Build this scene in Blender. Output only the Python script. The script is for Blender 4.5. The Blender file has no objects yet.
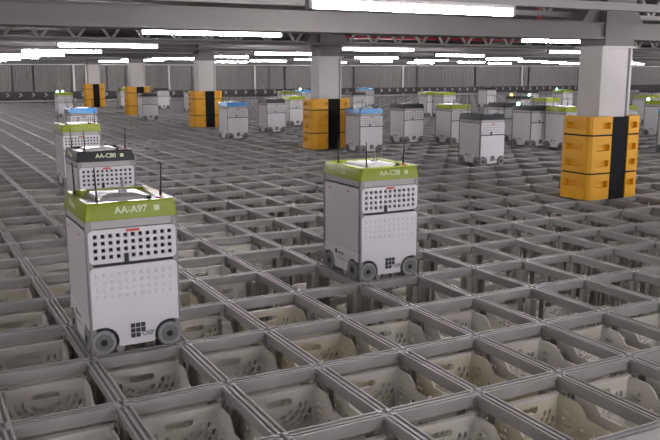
import bpy, bmesh, math, random
from mathutils import Vector, Matrix
random.seed(7)
sc = bpy.context.scene
col = sc.collection
PI = math.pi

# ------------------------------------------------------------------ camera
PX, PY = 0.55, 0.7132                       # grid pitch in metres
CAM = Vector((-0.852, -5.218, 1.619))
FPX, YAW, PIT, ROLL = 801.37, -0.4902, 0.1836, -0.0005
_R = Vector((math.cos(YAW), math.sin(YAW), 0))
_F = Vector((-math.sin(YAW)*math.cos(PIT), math.cos(YAW)*math.cos(PIT), -math.sin(PIT)))
_U = _R.cross(_F)
_R, _U = math.cos(ROLL)*_R + math.sin(ROLL)*_U, -math.sin(ROLL)*_R + math.cos(ROLL)*_U
cd = bpy.data.cameras.new('camera')
cd.sensor_width = 36; cd.lens = FPX*36/660; cd.clip_end = 300
cam = bpy.data.objects.new('camera', cd); col.objects.link(cam)
M4 = Matrix.Identity(4)
for r in range(3):
    M4[r][0] = _R[r]; M4[r][1] = _U[r]; M4[r][2] = -_F[r]; M4[r][3] = CAM[r]
cam.matrix_world = M4
sc.camera = cam

# ------------------------------------------------------------------ world and exposure
w = bpy.data.worlds.new('world'); sc.world = w; w.use_nodes = True
w.node_tree.nodes['Background'].inputs[0].default_value = (0.85, 0.84, 0.90, 1)
w.node_tree.nodes['Background'].inputs[1].default_value = 1.0
vs = sc.view_settings
vs.view_transform = 'Standard'; vs.look = 'None'; vs.gamma = 1; vs.use_curve_mapping = False
vs.exposure = 1.42
LAMP_EMIT = 32.0

def proj(p):
    d = Vector(p) - CAM
    z = d.dot(_F)
    if z <= 0.05: return None
    return 330 + FPX*d.dot(_R)/z, 220 - FPX*d.dot(_U)/z, z
def onz(u, v, z=0.0):                       # the point of the horizontal plane z seen at a pixel
    d = _F + _R*((u-330)/FPX) - _U*((v-220)/FPX)
    return CAM + d*((z-CAM.z)/d.z)

# ------------------------------------------------------------------ materials
def mat(name, rgb, rough=0.5, metal=0.0, noise=0.0, scale=8.0, emit=None, strength=0.0, bump=0.0, spec=0.5, coat=0.0):
    m = bpy.data.materials.new(name); m.use_nodes = True
    nt = m.node_tree; b = nt.nodes['Principled BSDF']
    b.inputs['Base Color'].default_value = (*rgb, 1)
    b.inputs['Roughness'].default_value = rough
    b.inputs['Metallic'].default_value = metal
    b.inputs['Specular IOR Level'].default_value = spec
    b.inputs['Coat Weight'].default_value = coat
    if emit:
        b.inputs['Emission Color'].default_value = (*emit, 1)
        b.inputs['Emission Strength'].default_value = strength
    if noise or bump:
        tc = nt.nodes.new('ShaderNodeTexCoord'); nz = nt.nodes.new('ShaderNodeTexNoise')
        nz.inputs['Scale'].default_value = scale; nz.inputs['Detail'].default_value = 5
        nt.links.new(tc.outputs['Object'], nz.inputs['Vector'])
        if noise:
            rp = nt.nodes.new('ShaderNodeValToRGB')
            rp.color_ramp.elements[0].position = 0.3; rp.color_ramp.elements[1].position = 0.7
            rp.color_ramp.elements[0].color = (*[c*(1-noise) for c in rgb], 1)
            rp.color_ramp.elements[1].color = (*[min(1, c*(1+noise)) for c in rgb], 1)
            nt.links.new(nz.outputs['Fac'], rp.inputs['Fac'])
            nt.links.new(rp.outputs['Color'], b.inputs['Base Color'])
        if bump:
            bp = nt.nodes.new('ShaderNodeBump'); bp.inputs['Strength'].default_value = bump
            nt.links.new(nz.outputs['Fac'], bp.inputs['Height'])
            nt.links.new(bp.outputs['Normal'], b.inputs['Normal'])
    return m
MT = dict(
    rail=mat('rail_aluminium', (0.345, 0.34, 0.335), 0.45, 0.1, 0.08, 6),
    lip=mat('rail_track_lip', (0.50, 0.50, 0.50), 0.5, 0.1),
    post=mat('post_galvanised', (0.42, 0.415, 0.39), 0.5, 0.3, 0.15, 9),
    tote=mat('tote_plastic', (0.92, 0.905, 0.865), 0.45, 0, 0.03, 5),
    tote_warm=mat('tote_plastic_aged', (0.91, 0.88, 0.75), 0.45, 0, 0.05, 5),
    floor=mat('concrete_floor', (0.36, 0.31, 0.27), 0.8, 0, 0.25, 2),
    steel=mat('painted_steel', (0.165, 0.157, 0.155), 0.6, 0, 0.04, 2),
    column=mat('column_paint', (0.53, 0.515, 0.505), 0.5, 0, 0.04, 2),
    deck=mat('roof_deck', (0.055, 0.048, 0.052), 0.8, 0, 0.15, 2),
    truss=mat('truss_steel', (0.34, 0.33, 0.32), 0.6, 0, 0.08, 3),
    curtain=mat('curtain_panel', (0.29, 0.275, 0.275), 0.7, 0, 0.08, 1.5),
    wallgrey=mat('wall_paint', (0.22, 0.21, 0.215), 0.8, 0, 0.08, 1),
    dark=mat('dark_band', (0.05, 0.047, 0.05), 0.6),
    white=mat('white_paint', (0.80, 0.80, 0.80), 0.5),
    lamp=mat('lamp_tube', (0.9, 0.9, 0.9), 0.4, emit=(1.0, 0.945, 0.955), strength=LAMP_EMIT),
    trunk=mat('lamp_trunking', (0.42, 0.41, 0.41), 0.5),
    yellow=mat('guard_yellow', (0.74, 0.36, 0.007), 0.45, 0, 0.05, 4),
    black=mat('guard_black', (0.003, 0.003, 0.006), 0.7, spec=0.25),
    red=mat('red_paint', (0.45, 0.03, 0.06), 0.5),
    b_white=mat('robot_white', (0.66, 0.655, 0.68), 0.38, 0, 0.02, 3),
    b_side=mat('robot_side_panel', (0.62, 0.615, 0.635), 0.35, 0.0, 0.02, 3),
    b_alu=mat('robot_aluminium', (0.25, 0.245, 0.24), 0.4, 0.4),
    b_dark=mat('robot_interior', (0.035, 0.035, 0.038), 0.6),
    lime=mat('cap_lime', (0.24, 0.305, 0.002), 0.3, 0, coat=0.1, spec=0.35),
    blue=mat('cap_blue', (0.07, 0.30, 0.66), 0.25, 0, coat=0.4),
    capblack=mat('cap_black', (0.012, 0.012, 0.017), 0.4, 0, spec=0.35),
    deckpl=mat('robot_deck', (0.62, 0.62, 0.62), 0.22, 0.1),
    tyre=mat('tyre_rubber', (0.25, 0.25, 0.255), 0.6),
    hub=mat('wheel_hub', (0.15, 0.15, 0.155), 0.45),
    rubber=mat('black_rubber', (0.012, 0.012, 0.012), 0.5),
    print_w=mat('white_print', (0.66, 0.72, 0.45), 0.5),
    print_k=mat('dark_print', (0.03, 0.03, 0.04), 0.5),
    print_g=mat('grey_print', (0.20, 0.20, 0.21), 0.5),
    redlab=mat('red_label', (0.55, 0.10, 0.07), 0.5),
    led_g=mat('green_light', (0.3, 1, 0.5), 0.4, emit=(0.35, 1.0, 0.55), strength=9),
    led_a=mat('amber_light', (1, 0.7, 0.1), 0.4, emit=(1.0, 0.62, 0.06), strength=6),
)

for nm in ('tote', 'tote_warm'):              # thin plastic lets some light through
    nt = MT[nm].node_tree; b = nt.nodes['Principled BSDF']; out = nt.nodes['Material Output']
    tr = nt.nodes.new('ShaderNodeBsdfTranslucent'); mx = nt.nodes.new('ShaderNodeMixShader'); mx.inputs[0].default_value = 0.28
    tr.inputs['Color'].default_value = (0.93, 0.91, 0.86, 1) if nm == 'tote' else (0.93, 0.89, 0.74, 1)
    nt.links.new(b.outputs[0], mx.inputs[1]); nt.links.new(tr.outputs[0], mx.inputs[2]); nt.links.new(mx.outputs[0], out.inputs['Surface'])

# ------------------------------------------------------------------ mesh helpers
class MB:
    def __init__(s): s.v = []; s.f = []; s.m = []; s.mi = 0
    def add(s, vs_, fs):
        n = len(s.v); s.v += [tuple(p) for p in vs_]
        for f in fs: s.f.append(tuple(n+i for i in f)); s.m.append(s.mi)
        return s
    def box(s, x0, x1, y0, y1, z0, z1):
        return s.add([(x0,y0,z0),(x1,y0,z0),(x1,y1,z0),(x0,y1,z0),(x0,y0,z1),(x1,y0,z1),(x1,y1,z1),(x0,y1,z1)],
              [(0,3,2,1),(4,5,6,7),(0,1,5,4),(1,2,6,5),(2,3,7,6),(3,0,4,7)])
    def prism(s, pts, fn, a, b):            # polygon pts (ccw p,q); fn(p,q,t) -> xyz
        n = len(pts)
        vs_ = [fn(p, q, a) for p, q in pts] + [fn(p, q, b) for p, q in pts]
        fs = [tuple(range(n))[::-1], tuple(range(n, 2*n))]
        fs += [(i, (i+1) % n, n+(i+1) % n, n+i) for i in range(n)]
        return s.add(vs_, fs)
    def bar(s, a, b, r, n=6, r2=None):
        a = Vector(a); b = Vector(b); d = (b-a).normalized()
        x = d.orthogonal().normalized(); y = d.cross(x)
        r2 = r if r2 is None else r2
        vs_ = [a + (x*math.cos(2*PI*k/n) + y*math.sin(2*PI*k/n))*r for k in range(n)] + \
              [b + (x*math.cos(2*PI*k/n) + y*math.sin(2*PI*k/n))*r2 for k in range(n)]
        fs = [tuple(range(n))[::-1], tuple(range(n, 2*n))] + [(i, (i+1) % n, n+(i+1) % n, n+i) for i in range(n)]
        return s.add(vs_, fs)
    def beam(s, a, b, w, h):                # rectangular bar between two points, width across, height up
        a = Vector(a); b = Vector(b); d = (b-a).normalized()
        up = Vector((0, 0, 1)) if abs(d.z) < 0.95 else Vector((0, 1, 0))
        x = d.cross(up).normalized()*(w/2); y = x.cross(d).normalized()*(h/2)
        vs_ = [a-x-y, a+x-y, a+x+y, a-x+y, b-x-y, b+x-y, b+x+y, b-x+y]
        return s.add(vs_, [(0,3,2,1),(4,5,6,7),(0,1,5,4),(1,2,6,5),(2,3,7,6),(3,0,4,7)])
    def loops(s, loops, cap0=False, cap1=False):
        n = len(loops[0]); vs_ = [p for l in loops for p in l]; fs = []
        for k in range(len(loops)-1):
            fs += [(k*n+i, k*n+(i+1) % n, (k+1)*n+(i+1) % n, (k+1)*n+i) for i in range(n)]
        if cap0: fs.append(tuple(range(n))[::-1])
        if cap1: fs.append(tuple((len(loops)-1)*n+i for i in range(n)))
        return s.add(vs_, fs)
    def mesh(s, name, mats, smooth=False):
        me = bpy.data.meshes.new(name); me.from_pydata(s.v, [], s.f)
        for m in (mats if isinstance(mats, (list, tuple)) else [mats]): me.materials.append(MT[m])
        if any(s.m): me.polygons.foreach_set('material_index', s.m)
        bm = bmesh.new(); bm.from_mesh(me); bmesh.ops.recalc_face_normals(bm, faces=bm.faces); bm.to_mesh(me); bm.free()
        if smooth:
            me.polygons.foreach_set('use_smooth', [True]*len(me.polygons))
            me.set_sharp_from_angle(angle=math.radians(35))
        return me
def obj(name, me, parent=None, loc=(0, 0, 0), rot=(0, 0, 0)):
    o = bpy.data.objects.new(name, me); col.objects.link(o)
    o.location = loc; o.rotation_euler = rot
    if parent: o.parent = parent
    return o
def tag(o, label=None, cat=None, group=None, kind=None):
    if label: o['label'] = label
    if cat: o['category'] = cat
    if group: o['group'] = group
    if kind: o['kind'] = kind
    return o
def empty(name, loc, rz=0):
    o = bpy.data.objects.new(name, None); col.objects.link(o); o.location = loc; o.rotation_euler = (0, 0, rz)
    o.empty_display_size = 0.1
    return o
def copy_tree(o, parent=None):
    c = o.copy(); col.objects.link(c); c.parent = parent
    for ch in o.children: copy_tree(ch, c)
    return c
def curve_mesh(name, outlines, depth, mt, bevel=0.0):   # flat panel with holes standing in xz, front towards -y
    cu = bpy.data.curves.new(name, 'CURVE'); cu.dimensions = '2D'; cu.fill_mode = 'BOTH'
    cu.extrude = depth/2; cu.bevel_depth = bevel; cu.bevel_resolution = 1
    for pts in outlines:
        sp = cu.splines.new('POLY'); sp.points.add(len(pts)-1); sp.use_cyclic_u = True
        for k, (x, y) in enumerate(pts): sp.points[k].co = (x, y, 0, 1)
    return _to_mesh(name, cu, mt)
def _to_mesh(name, cu, mt):
    o = bpy.data.objects.new('tmp', cu); col.objects.link(o)
    dg = bpy.context.evaluated_depsgraph_get(); dg.update()
    me = bpy.data.meshes.new_from_object(o.evaluated_get(dg)); me.name = name
    bpy.data.objects.remove(o); bpy.data.curves.remove(cu)
    me.transform(Matrix.Rotation(PI/2, 4, 'X'))
    me.materials.clear(); me.materials.append(MT[mt])
    return me
def text_mesh(s, size, mt, align='CENTER', depth=0.0008):
    cu = bpy.data.curves.new('txt', 'FONT'); cu.body = s; cu.size = size; cu.align_x = align; cu.align_y = 'CENTER'
    cu.extrude = depth; cu.resolution_u = 3; cu.offset = size*0.022
    return _to_mesh('lettering', cu, mt)
def rrect(x0, x1, y0, y1, r, n=4):
    pts = []
    for cx, cy, a0 in ((x1-r, y0+r, -PI/2), (x1-r, y1-r, 0), (x0+r, y1-r, PI/2), (x0+r, y0+r, PI)):
        for k in range(n+1):
            a = a0 + PI/2*k/n; pts.append((cx+r*math.cos(a), cy+r*math.sin(a)))
    return pts
def sq(cx, cy, h): return [(cx-h, cy-h), (cx-h, cy+h), (cx+h, cy+h), (cx+h, cy-h)]
def inview(p, margin):
    q = proj(p)
    return q is not None and -margin < q[0] < 660+margin and -margin*2 < q[1] < 440+margin
NUM = ['zero','one','two','three','four','five','six','seven','eight','nine','ten','eleven','twelve','thirteen','fourteen','fifteen','sixteen','seventeen','eighteen','nineteen','twenty']
ORD = ['nearest','second','third','fourth','fifth','sixth','seventh','eighth','ninth','tenth','eleventh','twelfth']

# ------------------------------------------------------------------ room shell
X0R, X1R, YB, YF, ZC, ZF = -14.0, 62.0, 40.4, -18.0, 2.85, -2.1
def struct(name, me): return tag(obj(name, me), kind='structure')
fl = struct('floor', MB().box(X0R, X1R, YF, YB, ZF-0.1, ZF).mesh('floor', 'floor'))
ce = struct('ceiling', MB().box(X0R, X1R, YF, YB, ZC, ZC+0.1).mesh('ceiling', 'deck'))
# roof purlins (parts of the ceiling)
pm = MB().box(X0R, X1R, -0.05, 0.05, -0.10, 0).mesh('purlin', 'deck')
y = -8.0
while y < YB-0.5:
    obj('purlin', pm, ce, (0, y, ZC)); y += 5.1
wb = struct('wall_back', MB().box(X0R, X1R, YB, YB+0.2, ZF, ZC).mesh('wall_back', 'wallgrey'))
struct('wall_left', MB().box(X0R-0.2, X0R, YF, YB, ZF, ZC).mesh('wall_left', 'wallgrey'))
struct('wall_right', MB().box(X1R, X1R+0.2, YF, YB, ZF, ZC).mesh('wall_right', 'wallgrey'))

# back screen: ribbed panels, top rail, white posts (thing), below it the barrier with chevrons
scr = tag(empty('wall_screen', (24, YB-0.3, 0)), 'long grey ribbed screen panels hung under a pale rail on the back wall', 'screen')
def ribbed(wid):
    n = max(4, int(wid/0.11)); pts = []
    for k in range(n):
        x0_, x1_ = wid*k/n, wid*(k+1)/n; d = x1_-x0_
        pts += [(x0_, 0), (x0_+d*0.35, 0), (x0_+d*0.5, -0.035), (x0_+d*0.85, -0.035)]
    pts.append((wid, 0)); pts += [(wid, 0.03), (0, 0.03)]
    return MB().prism(pts, lambda p, q, t: (p, q, t), 0.55, 1.92).mesh('ribbed_panel', 'curtain')
RB = {1.85: ribbed(1.85), 0.95: ribbed(0.95)}
x = -9.0; k = 0
while x < 60:
    wd = (1.85, 1.85, 0.95)[k % 3]
    obj('ribbed_panel', RB[wd], scr, (x-24, 0.05 if k % 3 < 2 else 0.14, 0)); x += wd + (0.10 if k % 3 else 0.03); k += 1
obj('top_rail', MB().box(-36, 37, -0.05, 0.03, 1.95, 2.0).mesh('top_rail', 'white'), scr)
spm = MB().box(-0.05, 0.05, -0.09, -0.02, 0.0, 1.95).mesh('screen_post', 'white')
for u in (75.5, 88, 170, 255, 402, 520):
    d = onz(u, 110); t = (YB-0.3-CAM.y)/(d.y-CAM.y); obj('screen_post', spm, scr, (CAM.x+(d.x-CAM.x)*t-24, 0, 0))
bar_ = tag(empty('safety_barrier', (24, YB-0.75, 0)), 'dark barrier band with white chevrons running along the back wall', 'barrier')
obj('band', MB().box(-36, 37, 0, 0.06, 0.20, 0.56).mesh('band', 'dark'), bar_)
obj('kick_rail', MB().box(-36, 37, -0.06, 0.0, 0.04, 0.12).mesh('kick_rail', 'trunk'), bar_)
bpm = MB().box(-0.04, 0.04, 0.06, 0.12, 0.0, 0.56).mesh('barrier_post', 'dark')
for k in range(25): obj('barrier_post', bpm, bar_, (-36+3*k, 0, 0))
cv = [(-0.10, -0.10), (0.0, -0.10), (0.11, 0), (0.0, 0.10), (-0.10, 0.10), (0.01, 0)]
chm = MB().prism(cv, lambda p, q, t: (p, t, q), -0.012, 0.0).mesh('chevron', 'trunk')
for k in range(84): obj('chevron', chm, bar_, (-28+0.63*k, 0, 0.40))

# ------------------------------------------------------------------ columns, guards, girder, trusses
COLX, COLY = 7.14, [2.31+7.628*k for k in range(5)]
def truss_mesh(L, h, nm):
    m = MB(); n = int(L/0.62)
    m.box(0, L, -0.05, 0.05, 0, 0.055); m.box(0, L, -0.05, 0.05, h-0.055, h)
    for k in range(n):
        xa, xb = L*k/n, L*(k+1)/n; xm = (xa+xb)/2
        m.beam((xa+0.03, 0, 0.05), (xm, 0, h-0.05), 0.045, 0.045); m.beam((xm, 0, h-0.05), (xb-0.03, 0, 0.05), 0.045, 0.045)
    return m
tword = ['first', 'second', 'third', 'fourth', 'fifth']
# near girder: parts bottom flange, web, top flange
LX0, LX1 = -13.5, 60.0
g = tag(empty('roof_girder', (COLX, COLY[0], 2.02)), 'deep grey steel girder crossing the whole view over the nearest column', 'girder')
obj('girder_web', MB().box(LX0-COLX, LX1-COLX, -0.17, 0.17, 0.02, 0.17).mesh('girder_web', 'steel'), g)
obj('bottom_flange', MB().box(LX0-COLX, LX1-COLX, -0.20, 0.20, -0.015, 0.02).mesh('bottom_flange', 'steel'), g)
obj('top_flange', MB().box(LX0-COLX, LX1-COLX, -0.185, 0.185, 0.17, 0.19).mesh('top_flange', 'steel'), g)
t0 = tag(empty('roof_truss', (LX0, COLY[0]+0.35, 2.30)), 'lattice roof truss showing just above the near grey girder', 'truss', 'lattice roof trusses')
obj('truss_frame', truss_mesh(LX1-LX0, 0.5, '').mesh('truss_frame', 'truss'), t0)
GW = MB().box(LX0-COLX, LX1-COLX, -0.05, 0.05, 0.02, 0.34).mesh('girder_web', 'steel')
GB = MB().box(LX0-COLX, LX1-COLX, -0.12, 0.12, 0.0, 0.02).mesh('bottom_flange', 'steel')
GT = MB().box(LX0-COLX, LX1-COLX, -0.12, 0.12, 0.34, 0.36).mesh('top_flange', 'steel')
tm_ = truss_mesh(LX1-LX0, 0.5, '').mesh('truss_frame', 'truss')
for k in range(1, 2):
    t = tag(empty('roof_truss', (LX0, COLY[k], 2.17)), 'lattice roof truss spanning over the %s column from the camera' % tword[k], 'truss', 'lattice roof trusses')
    obj('truss_frame', tm_, t)
for k in range(2, 5):
    g2 = tag(empty('roof_girder', (COLX, COLY[k], 2.17)), 'grey roof girder crossing over the %s column from the camera' % tword[k], 'girder', 'far roof girders')
    obj('girder_web', GW, g2); obj('bottom_flange', GB, g2); obj('top_flange', GT, g2)
pipem = MB().bar((LX0, 0, 0), (LX1, 0, 0), 0.022).mesh('service_pipe', 'steel')
for k, yy in enumerate((8.6, 13.2, 18.9, 23.6)):
    tag(obj('service_pipe', pipem, None, (0, yy, 2.13)), 'thin grey service pipe under the roof, %s from the camera' % ORD[k], 'pipe', 'service pipes under the roof')
tag(obj('sprinkler_pipe', MB().bar((7.5, 0, 0), (13, 0, 0), 0.03).bar((7.5, 0, 0), (7.5, 0, 0.6), 0.03).bar((13, 0, 0), (13, 0, 0.6), 0.03).mesh('sprinkler_pipe', 'red'), None, (0, 10.6, 2.36)), 'dark red pipe running behind the second roof truss', 'pipe')
tag(obj('red_hanger', MB().box(-0.04, 0.04, -0.02, 0.02, 0, 0.55).box(-0.07, 0.07, -0.03, 0.03, 0.2, 0.3).mesh('red_hanger', 'red'), None, (6.9, 3.3, 2.3)), 'short red hanger above the girder left of the nearest column', 'hanger')

# cross beams along y carried on the trusses
xbm = MB().box(-0.06, 0.06, 0, YB-COLY[0]-0.5, 0.0, 0.14).mesh('cross_beam', 'steel')
for k, xx in enumerate((-5.4, 0.85, 13.4, 19.7, 26, 32.3)):
    tag(obj('cross_beam', xbm, None, (xx, COLY[0]+0.5, 2.67)), 'grey beam under the roof running towards the back wall, %s from left' % (['leftmost'] + ORD[1:])[k], 'beam', 'roof cross beams')

hn = [(0, 0), (0.28, 0), (0.06, 0.32), (0, 0.32)]
for k, yy in enumerate(COLY):
    c = empty('steel_column', (COLX, yy, 0))
    tag(c, 'pale grey boxed steel column rising from the %s yellow guard' % (['nearest', 'second nearest', 'third', 'fourth', 'farthest'][k]), 'column', 'columns in a row')
    m = MB().prism(rrect(-0.26, 0.20, -0.19, 0.19, 0.012, 2), lambda p, q, t: (p, q, t), 0, 1.90)
    obj('shaft', m.mesh('shaft', 'column'), c)
    obj('corner_channel', MB().box(0.20, 0.235, -0.15, 0.15, 0, 1.90).box(0.235, 0.27, -0.19, 0.19, 0, 1.90).mesh('corner_channel', 'column'), c)
    obj('cap_plate', MB().box(-0.30, 0.30, -0.23, 0.23, 1.90, 1.925).mesh('cap_plate', 'column'), c)
    zg = 1.925 if k == 0 else 1.925
    obj('head', MB().box(-0.24, 0.26, -0.21, 0.21, 1.925, ZC).mesh('head', 'steel'), c)
    for s in (-1, 1):
        base = 2.21 if k == 0 else 2.17
        obj('haunch', MB().prism([(0.25*s+p*s, q) for p, q in hn], lambda p, q, t: (p, t, q), -0.10, 0.10).mesh('haunch', 'steel'), c, (0, 0, base))

def guard_half(sgn, z0, z1, rows, gapx):
    """half shell as sweep around the rounded box with pushed-in slots; rows = slot z ranges"""
    hx, hy, r = 0.45, 0.27, 0.09
    # perimeter list of (x, y, nx, ny), starting at the front gap edge, going round the outer side
    P = []
    ex = hx if sgn > 0 else -hx
    s = sgn
    gx = gapx
    span = abs(ex-gx) - r
    P += [(gx, -hy), (gx+s*span*0.12, -hy), (gx+s*span*0.92, -hy), (gx+s*span, -hy)]
    for a in (30, 60): P.append((ex-s*r+s*r*math.sin(math.radians(a)), -hy+r-r*math.cos(math.radians(a))))
    P += [(ex, -hy+r), (ex, -hy+r+0.03), (ex, hy-r-0.03), (ex, hy-r)]
    for a in (30, 60): P.append((ex-s*r+s*r*math.cos(math.radians(a)), hy-r+r*math.sin(math.radians(a))))
    P += [(gx+s*span, hy), (gx+s*span*0.92, hy), (gx+s*span*0.12, hy), (gx, hy)]
    slots = {1, 7, 13}
    Z = [z0]; flag = []
    for a, b in rows: Z += [a, b]
    Z.append(z1)
    slotrow = {2*i+1 for i in range(len(rows))}
    m = MB()
    cx0 = ex-s*0.2
    def inn(p, d):
        x, y = p; vx, vy = cx0-x, -y
        if abs(abs(y)-hy) < 1e-6: return (x, y-math.copysign(d, y))
        return (x-s*d, y)
    n = len(P)
    for i in range(n-1):
        for j in range(len(Z)-1):
            a, b = P[i], P[i+1]; za, zb = Z[j], Z[j+1]
            q = [(a[0], a[1], za), (b[0], b[1], za), (b[0], b[1], zb), (a[0], a[1], zb)]
            if i in slots and j in slotrow:
                ai, bi = inn(a, 0.055), inn(b, 0.055)
                qi = [(ai[0], ai[1], za), (bi[0], bi[1], za), (bi[0], bi[1], zb), (ai[0], ai[1], zb)]
                m.add(qi, [(0, 1, 2, 3)])
                m.add(q+qi, [(0,1,5,4),(1,2,6,5),(2,3,7,6),(3,0,4,7)])
            else: m.add(q, [(0, 1, 2, 3)])
    for z in (z0, z1):                       # close top and bottom, and the gap edges
        inner = [(gx, -hy+0.05), (ex-s*0.05, -hy+0.05), (ex-s*0.05, hy-0.05), (gx, hy-0.05)]
        pts = [(x, y, z) for x, y in P]
        m.add(pts + [(inner[3][0], inner[3][1], z), (inner[2][0], inner[2][1], z), (inner[1][0], inner[1][1], z), (inner[0][0], inner[0][1], z)], [tuple(range(n+4))])
    for y in (-1, 1): m.add([(gx, y*hy, z0), (gx, y*hy, z1), (gx, y*(hy-0.05), z1), (gx, y*(hy-0.05), z0)], [(0, 1, 2, 3)])
    bm_ = m
    me = bpy.data.meshes.new('guard_shell'); me.from_pydata(bm_.v, [], bm_.f); me.materials.append(MT['yellow'])
    b = bmesh.new(); b.from_mesh(me); bmesh.ops.remove_doubles(b, verts=b.verts, dist=1e-5); bmesh.ops.recalc_face_normals(b, faces=b.faces); b.to_mesh(me); b.free()
    return me
tiers = [(0.012, 0.335, [(0.17, 0.25)]), (0.355, 0.815, [(0.43, 0.51), (0.63, 0.71)]), (0.835, 1.06, [(0.905, 0.985)])]
gm = [(guard_half(-1, a, b, r, -0.09), guard_half(1, a, b, r, 0.20)) for a, b, r in tiers]
strapm = MB().loops([[(x, y, z) for x, y in rrect(-0.44, 0.44, -0.26, 0.26, 0.085)] for z in (0.332, 0.358)]).mesh('strap', 'black')
stripm = MB()
for y in (-1, 1):
    a, b = sorted((y*0.215, y*0.25)); stripm.box(-0.10, 0.21, a, b, 0.0, 1.05)
    for q in range(7): 
        a, b = sorted((y*0.25, y*0.258)); stripm.box(-0.07, 0.18, a, b, 0.06+0.145*q, 0.14+0.145*q)
stripm = stripm.mesh('black_liner', 'black')
for k, yy in enumerate(COLY):
    gd = tag(empty('column_guard', (COLX, yy, 0)), ['yellow column guard with black strip standing nearest, right of the robots', 'yellow column guard with black strip second nearest, behind blue topped robot',
        'yellow column guard third from camera, left of the blue topped robot', 'yellow column guard fourth from camera, behind a black topped robot', 'farthest yellow column guard, near the back wall'][k], 'column guard', 'yellow column guards')
    for a, b in gm:
        obj('guard_shell', a, gd); obj('guard_shell', b, gd)
    obj('strap', strapm, gd); obj('strap', strapm, gd, (0, 0, 0.48))
    obj('black_liner', stripm, gd)

# ------------------------------------------------------------------ lamps
ROWS = [-15.4, -10.2, -4.9, 0.34, 5.1, 11.1, 16.2, 21.4, 26.6, 31.6, 36.6]
LLEN = 1.93
tubem = MB().prism([(0.031*math.cos(a*PI/4), 0.030*math.sin(a*PI/4)) for a in range(8)], lambda p, q, t: (t, p, q), 0.0, LLEN).mesh('lamp_tube', 'lamp', True)
traym = MB().prism([(-0.035, 0.03), (0.035, 0.03), (0.05, 0.06), (-0.05, 0.06)], lambda p, q, t: (t, p, q), -0.02, LLEN+0.02).mesh('lamp_tray', 'trunk')
capm = MB().box(-0.03, 0.0, -0.035, 0.035, -0.032, 0.03).mesh('end_cap', 'trunk')
capm2 = MB().box(LLEN, LLEN+0.03, -0.035, 0.035, -0.032, 0.03).mesh('end_cap', 'trunk')
trunkm = MB().box(LX0, LX1, -0.045, 0.045, 0, 0.07).mesh('lamp_trunking', 'trunk')
roww = ['third row behind the camera', 'second row behind the camera', 'row just behind the camera'] + ['%s row from the camera' % o for o in ORD]
for r, yy in enumerate(ROWS):
    tag(obj('lamp_trunking', trunkm, None, (0, yy, 2.175)), 'long pale ceiling trunking that carries the lamps, %s' % roww[r], 'trunking', 'lamp trunking rows')
    n = 0
    for c in range(-2, 10):
        xx = 1.95+6.22*c
        if r < 3 and c > 4: continue
        p0, p1 = proj((xx, yy, 2.115)), proj((xx+LLEN, yy, 2.115))
        seen = p0 and p1 and p1[0] > 2 and p0[0] < 658 and max(p0[1], p1[1]) > 0
        if seen: lab = 'white ceiling tube lamp, %s, %s in view from left' % (roww[r], (['leftmost'] + ORD[1:])[n]); n += 1
        else: lab = 'ceiling tube lamp outside the picture, %s, %s from left' % (roww[r], ORD[c+2].replace('nearest', 'first'))
        e = tag(empty('tube_lamp', (xx, yy, 2.115)), lab, 'lamp', 'ceiling tube lamps')
        obj('lamp_tube', tubem, e); obj('lamp_tray', traym, e); obj('end_cap', capm, e); obj('end_cap', capm2, e)

# ------------------------------------------------------------------ storage grid
RW, RH = 0.035, 0.068          # half width and height of a rail beam
prof = [(-0.024, -RH), (0.024, -RH), (0.024, -0.02), (RW, -0.016), (RW, 0.0), (RW-0.010, 0.0), (RW-0.010, -0.010), (0.007, -0.010), (0.007, -0.002), (-0.007, -0.002),
        (-0.007, -0.010), (-RW+0.010, -0.010), (-RW+0.010, 0.0), (-RW, 0.0), (-RW, -0.016), (-0.024, -0.02)]
NL = RW + 0.002
def rail(m, fn, a, b):
    n0 = len(m.f); m.prism(prof, fn, a, b)
    for q in range(n0, len(m.f)):
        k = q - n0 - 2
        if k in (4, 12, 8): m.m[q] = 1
def add_y(m, x, y): rail(m, lambda p, q, t: (x-p, t, q), y+NL, y+PY-NL)
def add_x(m, x, y): rail(m, lambda p, q, t: (t, y+p, q), x+NL, x+PX-NL)
def add_cross(m, x, y):
    m.box(x-NL, x+NL, y-NL, y+NL, -0.03, -0.012)
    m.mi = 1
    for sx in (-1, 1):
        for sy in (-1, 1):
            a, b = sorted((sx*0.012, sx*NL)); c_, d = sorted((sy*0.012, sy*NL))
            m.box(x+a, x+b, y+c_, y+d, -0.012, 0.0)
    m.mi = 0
def add_post(m, x, y, zb, full=True):
    m.box(x-0.024, x+0.024, y-0.024, y+0.024, zb, -0.03)
    if full:
        m.mi = 1; m.bar((x, y-0.040, -0.30), (x, y-0.040, -0.072), 0.016, 6); m.box(x-0.03, x+0.03, y-0.06, y-0.025, -0.10, -0.07); m.mi = 0
    for sx in (-1, 1):
        for sy in (-1, 1):
            cx, cy = x+sx*0.042, y+sy*0.042
            a, b = sorted((cx, cx+sx*0.050)); m.box(a, b, min(cy, cy+sy*0.005), max(cy, cy+sy*0.005), zb, -0.075)
            a, b = sorted((cy, cy+sy*0.050)); m.box(min(cx, cx+sx*0.005), max(cx, cx+sx*0.005), a, b, zb, -0.075)
sg = tag(empty('storage_grid', (0, 0, ZF)), 'vast grey aluminium track grid over the storage cells, carrying the robots', 'storage grid')
m = MB(); add_y(m, 0, 0); YM = m.mesh('track_rail', ['rail', 'lip'])
m = MB(); add_x(m, 0, 0); XM = m.mesh('cross_rail', ['rail', 'lip'])
m = MB(); add_cross(m, 0, 0); NM = m.mesh('track_crossing', ['rail', 'lip'])
m = MB(); add_post(m, 0, 0, ZF); PM = m.mesh('grid_post', ['post', 'rail'])
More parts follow.
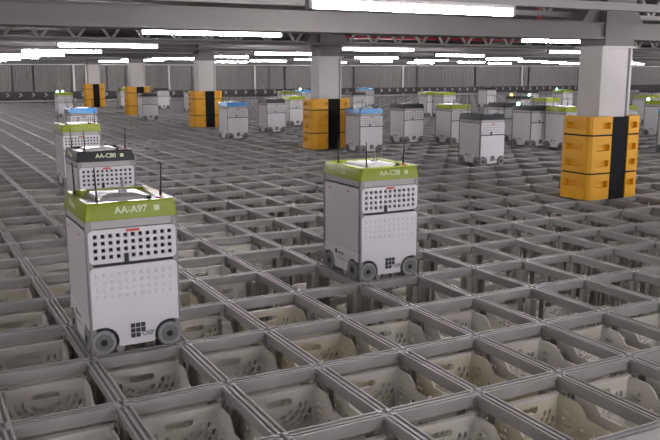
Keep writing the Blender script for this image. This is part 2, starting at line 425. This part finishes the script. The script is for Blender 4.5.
def blocked(x0, x1, y0, y1):
    return False
    for yy in COLY:
        if x1 > COLX-0.29 and x0 < COLX+0.30 and y1 > yy-0.22 and y0 < yy+0.22: return True
    return False
ys, xs, ns, ps = [], [], [], []
I0, I1, J0, J1 = -9, 104, -4, 55            # j counts away from the camera here
for i in range(I0, I1+1):
    for j in range(J0, J1+1):
        X, Y = i*PX, j*PY
        mg = 90 if Y > 2 else 260
        vis = lambda p: inview(p, mg)
        dist = (Vector((X, Y, 0))-CAM).length
        if vis((X, Y, 0)) or vis((X, Y+PY, 0)):
            if not blocked(X-RW, X+RW, Y, Y+PY) and j < J1: ys.append((dist, X, Y))
        if vis((X, Y, 0)) or vis((X+PX, Y, 0)):
            if not blocked(X, X+PX, Y-RW, Y+RW): xs.append((dist, X, Y))
        if vis((X, Y, 0)) and not blocked(X-0.1, X+0.1, Y-0.1, Y+0.1):
            ns.append((dist, X, Y)); ps.append((dist, X, Y))
def show(lst, me, nm, fn, far_nm, mats, nmax=300):
    infr = lambda t: inview((t[1]+PX/2, t[2]+PY/2, 0), 15)
    lst.sort(key=lambda t: (0 if infr(t) else 1, t[0]))
    for d, X, Y in lst[:nmax]: obj(nm, me, sg, (X, Y, -ZF))
    m = MB()
    for d, X, Y in lst[nmax:]: fn(m, X, Y)
    me2 = bpy.data.meshes.new(far_nm); me2.from_pydata(m.v, [], m.f)
    for q in mats: me2.materials.append(MT[q])
    me2.polygons.foreach_set('material_index', m.m)
    o = obj(far_nm, me2, sg, (0, 0, -ZF)); o['kind'] = 'stuff'
show(ys, YM, 'track_rail', add_y, 'distant_track_rails', ['rail', 'lip'])
show(xs, XM, 'cross_rail', add_x, 'distant_cross_rails', ['rail', 'lip'])
show(ns, NM, 'track_crossing', add_cross, 'distant_track_crossings', ['rail', 'lip'])
show(ps, PM, 'grid_post', lambda m, x, y: add_post(m, x, y, ZF, False), 'distant_grid_posts', ['post', 'rail'])

# ------------------------------------------------------------------ totes
TW, TL, TH = 0.455, 0.61, 0.33
def slot_outline(cx, cy, lx, ly, ang):
    c, s = math.cos(ang), math.sin(ang)
    return [(cx+c*p-s*q, cy+s*p+c*q) for p, q in ((-lx, 0), (-lx*0.6, ly), (lx*0.6, ly), (lx, 0), (lx*0.6, -ly), (-lx*0.6, -ly))]
def end_panel():
    out = [[(-TW/2+0.02, 0.0), (TW/2-0.02, 0.0), (TW/2, TH-0.03), (TW/2-0.03, TH), (-TW/2+0.03, TH), (-TW/2, TH-0.03)]]
    out.append(rrect(-0.075, 0.075, TH-0.085, TH-0.045, 0.015, 2)[::-1])
    cx0, cy0 = 0, TH-0.075
    for rr in (0.085, 0.12, 0.155, 0.19):
        n = int(rr*PI/0.052)
        for k in range(n+1):
            a = PI + PI*(k+0.5)/(n+1)
            x, y = cx0+rr*1.05*math.cos(a), cy0+rr*0.9*math.sin(a)
            if abs(x) > TW/2-0.035 or y < 0.03 or y > TH-0.04: continue
            if abs(x) < 0.10 and y > TH-0.115: continue
            out.append(slot_outline(x, y, 0.020, 0.0095, a+PI/2)[::-1])
    return curve_mesh('end_panel', out, 0.012, 'tote')
def side_panel():
    L = TL/2
    out = [[(-L, 0), (L, 0), (L, TH), (L-0.15, TH), (L-0.19, TH-0.03), (L-0.22, TH-0.07), (-L+0.22, TH-0.07), (-L+0.19, TH-0.03), (-L+0.15, TH), (-L, TH)]]
    for x in (-0.24, -0.21, 0.21, 0.24):
        for z in (0.13, 0.17, 0.21, 0.25): out.append(slot_outline(x, z, 0.012, 0.009, 0.5)[::-1])
    for x in (-0.12, -0.04, 0.04, 0.12):
        for z in (0.09, 0.14, 0.19): out.append(slot_outline(x, z, 0.026, 0.010, 0.6 if x < 0 else -0.6)[::-1])
    return curve_mesh('side_panel', out, 0.012, 'tote')
EP, SP = end_panel(), side_panel()
EPw, SPw = EP.copy(), SP.copy()
for q in (EPw, SPw): q.materials.clear(); q.materials.append(MT['tote_warm'])
BM_ = MB().box(-TW/2+0.02, TW/2-0.02, -TL/2+0.01, TL/2-0.01, 0, 0.012).mesh('base_panel', 'tote')
RIMM = MB().box(-TW/2, TW/2, -0.014, 0.014, TH-0.02, TH+0.004).mesh('rim', 'tote')
def make_tote(warm):
    e = empty('storage_tote', (0, 0, 0))
    obj('base_panel', BM_, e)
    for s in (-1, 1):
        obj('end_panel', EPw if warm else EP, e, (0, s*(TL/2-0.002), 0))
        obj('rim', RIMM, e, (0, s*TL/2, 0))
        obj('side_panel', SPw if warm else SP, e, (s*(TW/2-0.014), 0, 0), (0, 0, PI/2))
    return e
protoT = {False: None, True: None}
def cnt(n, a, b): return '' if n == 0 else '%s cell%s %s' % (NUM[abs(n)], '' if abs(n) == 1 else 's', a if n < 0 else b)
HI, HJ = 4, 0                                # cell of the lime robot in the middle
robot_cells = set()
def tote_at(i, j, z, warm):
    if protoT[warm] is None: protoT[warm] = make_tote(warm); t = protoT[warm]
    else: t = copy_tree(protoT[warm])
    t.location = ((i+0.5)*PX+random.uniform(-0.012, 0.012), (j+0.5)*PY+random.uniform(-0.015, 0.015), z-TH)
    di, dj = i-HI, j-HJ
    part = ' and '.join(q for q in (cnt(di, 'left', 'right'), cnt(dj, 'nearer than', 'beyond')) if q)
    if dj == 0: lab = 'slotted tote in the grid row of robot AA-C08, %s of it' % cnt(di, 'left', 'right')
    else: lab = '%s slotted tote %s robot AA-C08' % ('cream' if warm else 'off-white', part)
    if di == 0 and dj == 0: lab = 'slotted tote in the cell under robot AA-C08'
    tag(t, lab, 'tote', 'plastic storage totes in the grid cells')
WARM = {(2, -2), (3, -3), (2, -1)}
cells = []
for i in range(I0, 40):
    for j in range(J0, 18):
        p = ((i+0.5)*PX, (j+0.5)*PY, -0.2)
        if not inview(p, 60 if j < 0 else 15): continue
        if blocked(i*PX, i*PX+PX, j*PY, j*PY+PY): continue
        d = (Vector(p)-CAM).length
        if d > 12.5: continue
        cells.append((d, i, j))
cells.sort()
nt_ = 0
for d, i, j in cells:
    rnd = random.random()
    if (i, j) == (4, -2) or j <= -3: z = -0.085
    elif i >= 5 or (i, j) in ((4, -1), (4, 0)) or (i == 4 and j > 0):
        z = None if rnd < 0.3 else (-0.55 if rnd < 0.7 else -0.36)
    elif (i, j) in ((3, -1), (3, 0), (3, 1), (2, 0)): z = -0.43
    elif j <= 4: z = -0.085 if rnd < 0.92 else -0.43
    else: z = -0.085 if rnd < 0.5 else (-0.43 if rnd < 0.85 else None)
    if z is None: continue
    if nt_ >= 260: break
    if abs(i-HI) > 20 or abs(j-HJ) > 20: continue
    tote_at(i, j, z, (i, j) in WARM or (random.random() < 0.05)); nt_ += 1

# ------------------------------------------------------------------ robots
BW, BD = 0.265, 0.31
def arch(cx, r, z0, n=7):                   # points of a wheel arch from left to right, cut out of the bottom edge
    return [(cx-r*math.cos(PI*k/n), 0.073+r*math.sin(PI*k/n)) for k in range(n+1)]
R_ = {}
def build_robot_meshes():
    R_['core'] = MB().box(-0.235, 0.235, -0.28, 0.28, 0.05, 0.78).mesh('body', 'b_dark')
    R_['post'] = MB().box(-0.016, 0.016, -0.016, 0.016, 0.012, 0.785).mesh('corner_post', 'b_alu')
    m = MB().loops([[(x, y, z) for x, y in rrect(-0.258, 0.258, -0.302, 0.302, 0.01, 1)] for z in (0.742, 0.79)], True, True)
    R_['top'] = m.mesh('top_frame', 'trunk')
    holes = [sq(-0.215+0.043*a, 0.577+0.0405*b, 0.0115) for a in range(11) for b in range(4)]
    R_['fup'] = curve_mesh('front_upper_panel', [rrect(-0.253, 0.253, 0.541, 0.738, 0.028)] + holes, 0.018, 'b_white')
    low = [(-0.252, 0.36)] + [(-0.252, 0.165)]
    a = math.radians(35)
    lo = [(-0.252, 0.158), (-0.232, 0.162)]
    for k in range(7):
        t = math.radians(105-105*k/6-15); lo.append((-0.195+0.092*math.cos(t), 0.073+0.092*math.sin(t)))
    lo.append((-0.10, 0.040)); lo.append((0.10, 0.040))
    for k in range(7):
        t = math.radians(195-105*k/6); lo.append((0.195+0.092*math.cos(t), 0.073+0.092*math.sin(t)))
    lo += [(0.232, 0.162), (0.252, 0.158)]
    up = [(0.252-0.03+0.03*math.cos(PI/2*k/4), 0.49+0.03*math.sin(PI/2*k/4)) for k in range(5)] + \
         [(-0.252+0.03+0.03*math.cos(PI/2+PI/2*k/4), 0.49+0.03*math.sin(PI/2+PI/2*k/4)) for k in range(5)]
    R_['flow'] = curve_mesh('front_lower_panel', [lo+up], 0.014, 'b_white', 0.002)
    dm = MB()
    for a_ in range(11):
        for b_ in range(4):
            x, z = -0.215+0.043*a_, 0.345+0.042*b_
            q = [(x-0.011, 0, z-0.011), (x+0.011, 0, z-0.011), (x+0.011, 0, z+0.011), (x-0.011, 0, z+0.011)]
            q2 = [(x-0.007, -0.0025, z-0.005), (x+0.007, -0.0025, z-0.005), (x+0.007, -0.0025, z+0.008), (x-0.007, -0.0025, z+0.008)]
            dm.loops([q, q2], False, True)
    R_['dimple'] = dm.mesh('dimple', 'b_white')
    lg = MB()
    for a_ in range(3):
        for b_ in range(3):
            if a_ == 2 and b_ == 0: continue
            lg.box(-0.002+0.030*a_, 0.024+0.030*a_, -0.0012, 0.0, 0.10+0.030*b_, 0.126+0.030*b_)
    R_['logo'] = lg.mesh('logo_squares', 'print_k')
    R_['osp'] = text_mesh('OSP', 0.040, 'print_g', 'LEFT')
    R_['label'] = MB().box(-0.038, 0.038, -0.0015, 0, -0.008, 0.008).mesh('red_label', 'redlab')
    R_['latch'] = MB().box(-0.012, 0.012, -0.012, 0, -0.026, 0.026).mesh('latch', 'rubber')
    R_['side'] = curve_mesh('side_panel', [rrect(-0.27, 0.27, 0.232, 0.728, 0.012)], 0.012, 'b_side', 0.002)
    so = [(-0.275, 0.15)]
    for k in range(7):
        t = math.radians(120-110*k/6); so.append((-0.195+0.09*math.cos(t), 0.073+0.09*math.sin(t)))
    so += [(-0.10, 0.045), (0.10, 0.045)]
    for k in range(7):
        t = math.radians(170-110*k/6); so.append((0.195+0.09*math.cos(t), 0.073+0.09*math.sin(t)))
    so += [(0.275, 0.15), (0.275, 0.225), (-0.275, 0.225)]
    R_['skirt'] = curve_mesh('side_skirt', [so], 0.02, 'b_white', 0.002)
    sh = [(-0.016, 0.02), (-0.016, -0.006), (0, -0.022), (0.016, -0.006), (0.016, 0.02)]
    R_['shield'] = MB().prism(sh, lambda p, q, t: (p, t, q), -0.0012, 0).mesh('shield_mark', 'print_k')
    R_['stext'] = MB().box(0, 0.10, -0.001, 0, -0.009, 0.007).mesh('text_line', 'print_g')
    R_['stext2'] = MB().box(0, 0.14, -0.001, 0, -0.003, 0.003).mesh('text_line', 'print_g')
    R_['mark'] = MB().box(-0.018, 0.018, -0.001, 0, -0.006, 0.006).mesh('red_mark', 'redlab')
    # wheel: axle along y, outer face to -y
    n = 20; ring = lambda r, y: [(r*math.cos(2*PI*k/n), y, r*math.sin(2*PI*k/n)) for k in range(n)]
    R_['tyre'] = MB().loops([ring(0.05, 0.018), ring(0.070, 0.018), ring(0.073, 0.012), ring(0.073, -0.012), ring(0.069, -0.017), ring(0.052, -0.018), ring(0.050, -0.011)], True, True).mesh('wheel', 'tyre', True)
    R_['hub'] = MB().loops([ring(0.049, -0.010), ring(0.047, -0.014), ring(0.022, -0.015), ring(0.020, -0.019)], True, True).mesh('hub', 'hub', True)
    R_['hubc'] = MB().loops([ring(0.019, -0.018), ring(0.017, -0.023)], True, True).mesh('hub_cap', 'rubber', True)
    R_['roller'] = MB().loops([ring(0.026, 0.012), ring(0.028, 0.006), ring(0.028, -0.006), ring(0.024, -0.012)], True, True).mesh('guide_roller', 'b_alu', True)
    def lp(hx, hy, z, r): return [(x, y, z) for x, y in rrect(-hx, hx, -hy, hy, r, 4)]
    for c in ('lime', 'blue', 'capblack'):
        R_['cap_'+c] = MB().loops([lp(0.255, 0.30, 0.79, 0.02), lp(0.272, 0.317, 0.79, 0.025), lp(0.272, 0.317, 0.803, 0.025), lp(0.259, 0.304, 0.882, 0.03), lp(0.252, 0.297, 0.889, 0.03),
                              lp(0.222, 0.262, 0.888, 0.03), lp(0.212, 0.252, 0.862, 0.03)]).mesh('cap', c, True)
    R_['deck'] = MB().loops([lp(0.214, 0.254, 0.852, 0.03), lp(0.214, 0.254, 0.868, 0.03), lp(0.15, 0.17, 0.876, 0.02), lp(0.14, 0.16, 0.895, 0.02), lp(0.07, 0.06, 0.905, 0.02)], True, True).mesh('top_deck', 'deckpl')
    R_['deckdark'] = R_['deck'].copy(); R_['deckdark'].materials.clear(); R_['deckdark'].materials.append(MT['hub'])
    R_['ant'] = MB().bar((0, 0, 0), (0, 0, 0.03), 0.008, 6).bar((0, 0, 0.03), (0.0, 0, 0.20), 0.0055, 6, 0.0035).mesh('antenna', 'rubber')
    R_['knob'] = MB().bar((0, 0, 0), (0, 0, 0.018), 0.028, 10).bar((0, 0, 0.018), (0, 0, 0.034), 0.015, 8).mesh('knob', 'rubber')
    R_['stop'] = MB().bar((0, 0, 0), (0, 0, 0.015), 0.012, 8).bar((0, 0, 0.015), (0, 0, 0.026), 0.018, 8).mesh('stop_button', 'red')
    R_['puck'] = MB().bar((0, 0, 0), (0, 0, 0.04), 0.035, 12, 0.03).mesh('beacon', 'lime')
    R_['mast'] = MB().bar((0, 0, 0), (0, 0, 0.075), 0.009, 6).box(-0.02, 0.02, -0.02, 0.02, 0.0, 0.015).mesh('mast', 'b_alu')
    for q in ('led_g', 'led_a'):
        R_[q] = MB().loops([[(r*math.cos(2*PI*k/8), r*math.sin(2*PI*k/8), z) for k in range(8)] for r, z in ((0.030, 0), (0.034, 0.03), (0.026, 0.055), (0.008, 0.066))], True, True).mesh('status_light', q, True)
    R_['sticker'] = MB().box(-0.016, 0.016, -0.0010, 0, -0.016, 0.016).mesh('pale_sticker', 'print_w')
build_robot_meshes()
TILT = math.atan2(0.013, 0.079)
def make_robot(cap, deck='deck'):
    e = empty('storage_robot', (0, 0, 0))
    obj('body', R_['core'], e); obj('top_frame', R_['top'], e)
    for sx in (-1, 1):
        for sy in (-1, 1): obj('corner_post', R_['post'], e, (sx*0.248, sy*0.292, 0))
    for s, rz in ((-1, 0), (1, PI)):
        a = obj('upper_panel', R_['fup'], e, (0, s*0.303, 0), (0, 0, rz))
        obj('red_label', R_['label'], a, (0.0, -0.0105, 0.724)); obj('latch', R_['latch'], a, (-0.043, -0.008, 0.565))
        b = obj('lower_panel', R_['flow'], e, (0, s*0.303, 0), (0, 0, rz))
        obj('dimples', R_['dimple'], b, (0, -0.0100, 0)); obj('logo_squares', R_['logo'], b, (-0.035, -0.0105, -0.02)); obj('logo_lettering', R_['osp'], b, (0.030, -0.0112, 0.096))
        for x in (-0.195, 0.195):
            wl = obj('wheel', R_['tyre'], e, (x*(-s), s*0.300, 0.0735), (0, 0, rz))
            obj('hub', R_['hub'], wl); obj('hub_cap', R_['hubc'], wl)
        obj('guide_roller', R_['roller'], e, (s*0.100, s*0.298, 0.0285), (0, 0, rz))
    for s, rz in ((-1, -PI/2), (1, PI/2)):
        a = obj('side_panel', R_['side'], e, (s*0.258, 0, 0), (0, 0, rz))
        obj('red_mark', R_['mark'], a, (-0.19, -0.0085, 0.69)); obj('red_mark', R_['mark'], a, (0.12, -0.0085, 0.69))
        b = obj('side_skirt', R_['skirt'], e, (s*0.256, 0, 0), (0, 0, rz))
        obj('shield_mark', R_['shield'], b, (-0.075, -0.0125, 0.175)); obj('text_line', R_['stext'], b, (-0.045, -0.0125, 0.175)); obj('text_line', R_['stext2'], b, (-0.07, -0.0125, 0.125))
        for y in (-0.195, 0.195):
            wl = obj('wheel', R_['tyre'], e, (s*0.252, y, 0.0735), (0, 0, rz))
            obj('hub', R_['hub'], wl); obj('hub_cap', R_['hubc'], wl)
    obj('cap', R_['cap_'+cap], e); obj('top_deck', R_[deck], e)
    for x, y in ((-0.235, 0.10), (-0.18, -0.25), (0.215, -0.16)): obj('antenna', R_['ant'], e, (x, y, 0.887), (0.03, 0.04*(1 if x > 0 else -1), 0))
    obj('knob', R_['knob'], e, (0.13, -0.21, 0.866)); obj('stop_button', R_['stop'], e, (0.185, -0.225, 0.866))
    obj('mast', R_['mast'], e, (0.02, -0.03, 0.903))
    return e
PROTO = {}
def cap_text(e, s, dark=False):
    capo = [c for c in e.children if c.name.startswith('cap')][0]
    me = text_mesh(s, 0.056, 'print_w')
    obj('cap_lettering', me, capo, (-0.005, -0.3130, 0.842), (-TILT, 0, 0))
    obj('pale_sticker', R_['sticker'], capo, (0.145, -0.3115, 0.842), (-TILT, 0, 0))
    me2 = me
    obj('cap_lettering', me2, capo, (-0.2685, 0.02, 0.842), (0, TILT, -PI/2))
def robot(x, y, cap, label, text=None, leds=()):
    deck = 'deck' if cap != 'capblack' or text else 'deckdark'
    key = (cap, deck)
    if key not in PROTO: PROTO[key] = make_robot(cap, deck); e = PROTO[key]
    else:
        e = copy_tree(PROTO[key])
        for c in list(e.children):
            if c.name.startswith(('status_light', 'beacon')): bpy.data.objects.remove(c)
            elif c.name.startswith('cap'):
                for q in list(c.children): bpy.data.objects.remove(q)
    e.location = (x+0.275, y+0.02+BD, 0)
    tag(e, label, 'robot', 'storage robots driving on the grid')
    if text: cap_text(e, text)
    for kind, lx, ly in leds: obj('status_light', R_[kind], e, (lx, ly, 0.886))
    return e
def snap(u, v, z=0.0, back=False):
    p = onz(u, v, z)
    if back: p = p - Vector((0, 0.64, 0))
    d = p - CAM; best = None
    xi = round(p.x/PX)*PX; t = (xi-CAM.x)/d.x; a = Vector((xi, CAM.y+d.y*t))
    yj = round(p.y/PY)*PY; t = (yj-CAM.y)/d.y; b = Vector((CAM.x+d.x*t, yj))
    q = Vector((p.x, p.y))
    return a if (a-q).length < (b-q).length else b
r1 = robot(0, -PY, 'lime', 'large lime capped white robot AA-A97 in the left foreground', 'AA-A97')
obj('beacon', R_['puck'], r1, (-0.185, 0.17, 0.866))
robot(4*PX, 0, 'lime', 'lime capped white robot AA-C08 alone in the middle of the picture', 'AA-C08')
robot(1*PX, 3.3*PY, 'capblack', 'black capped white robot AA-C80 right behind robot AA-A97', 'AA-C80')
robot(2*PX, 8.86*PY, 'lime', 'lime capped robot behind the black capped AA-C80 at left', None)
robot(3.9*PX, 16*PY, 'blue', 'blue capped robot standing behind the lime one in the left file', None)
RB_ = [  # u, v, z of the near lower corner (z > 0: the corner under the cap), back-left corner given?, cap, leds, label
    (58.6, 118, 0, 0, 'lime', [('led_g', -0.2, 0.1), ('led_g', 0.0, 0.2)], 'lime capped robot with green lights at the far left, near the back wall'),
    (143, 121, 0, 0, 'capblack', [], 'dark topped pale robot in front of the fourth yellow guard'),
    (121, 109.5, 0, 0, 'lime', [('led_g', 0.0, 0.0)], 'lime capped robot just left of the fourth yellow guard'),
    (158, 109, 0, 0, 'capblack', [], 'dark topped robot just right of the fourth yellow guard'),
    (189, 112.5, 0, 0, 'capblack', [], 'dark topped robot half hidden at the left of the third yellow guard'),
    (228, 141, 0, 0, 'blue', [], 'blue capped robot just right of the third yellow guard'),
    (267.5, 133, 0, 0, 'capblack', [], 'dark topped robot between the blue capped robot and the second yellow guard'),
    (289.5, 126, 0, 0, 'lime', [], 'lime capped robot touching the left edge of the second yellow guard'),
    (284, 94, 0.787, 0, 'lime', [], 'farther lime capped robot behind the one by the second guard'),
    (301, 92.5, 0.787, 0, 'blue', [('led_g', -0.1, 0.1)], 'far blue capped robot with a light, left of the second column'),
    (360, 153, 0, 0, 'blue', [], 'blue capped robot right in front of the second yellow guard'),
    (353, 95.5, 0.787, 0, 'capblack', [], 'dark topped robot in the distance just right of the second column'),
    (364, 108, 0, 0, 'blue', [], 'far blue capped robot behind the blue one by the second guard'),
    (404, 145, 0, 0, 'capblack', [], 'dark topped robot right of the blue capped one by the second guard'),
    (427, 117.5, 0, 0, 'lime', [], 'lime capped robot far behind, left of a nearer lime one'),
    (443.5, 95.3, 0.787, 0, 'lime', [], 'farthest lime capped robot at the middle right'),
    (451, 144.5, 0, 0, 'lime', [], 'lime capped robot standing behind the large dark topped one'),
    (480, 165, 0, 0, 'capblack', [], 'large dark topped robot left of the nearest yellow guard'),
    (486.5, 108, 0, 0, 'capblack', [], 'small dark topped robot far off behind the large dark topped one'),
    (505, 108, 0.787, 0, 'capblack', [], 'dark topped robot partly hidden behind the large dark topped one'),
    (530.5, 147, 0, 0, 'capblack', [('led_g', -0.2, 0.2)], 'dark topped robot with green light between the large one and the lime one'),
    (520, 99.5, 0.787, 0, 'capblack', [('led_a', -0.2, 0.15), ('led_g', 0.2, -0.2)], 'far dark topped robot with amber light'),
    (528, 93, 0.787, 0, 'capblack', [], 'farthest dark topped robot left of the nearest column'),
    (543, 148, 0, 1, 'lime', [], 'lime capped robot half hidden by the nearest yellow guard'),
    (546, 101.5, 0.787, 0, 'lime', [], 'lime capped robot beyond the one behind the nearest guard'),
    (563, 92.5, 0.787, 0, 'lime', [('led_g', -0.2, 0.1)], 'far lime capped robot with green light left of the nearest column'),
    (621, 110.0, 0.787, 0, 'lime', [], 'lime capped robot seen just right of the nearest yellow guard'),
    (642, 134.5, 0, 1, 'lime', [('led_g', -0.2, 0.25)], 'lime capped robot at the right edge with green light'),
    (654.5, 153, 0, 1, 'blue', [], 'blue capped robot cut off by the right edge of the photo'),
    (648, 98.5, 0.787, 0, 'lime', [], 'far lime capped robot at the right edge behind the green lit one'),
    (652, 93.0, 0.787, 0, 'capblack', [], 'far dark topped robot at the right edge'),
]
for u, v, z, bk, cap, leds, lab in RB_:
    q = snap(u, v, z, bool(bk))
    robot(q.x, q.y, cap, lab, None, leds)
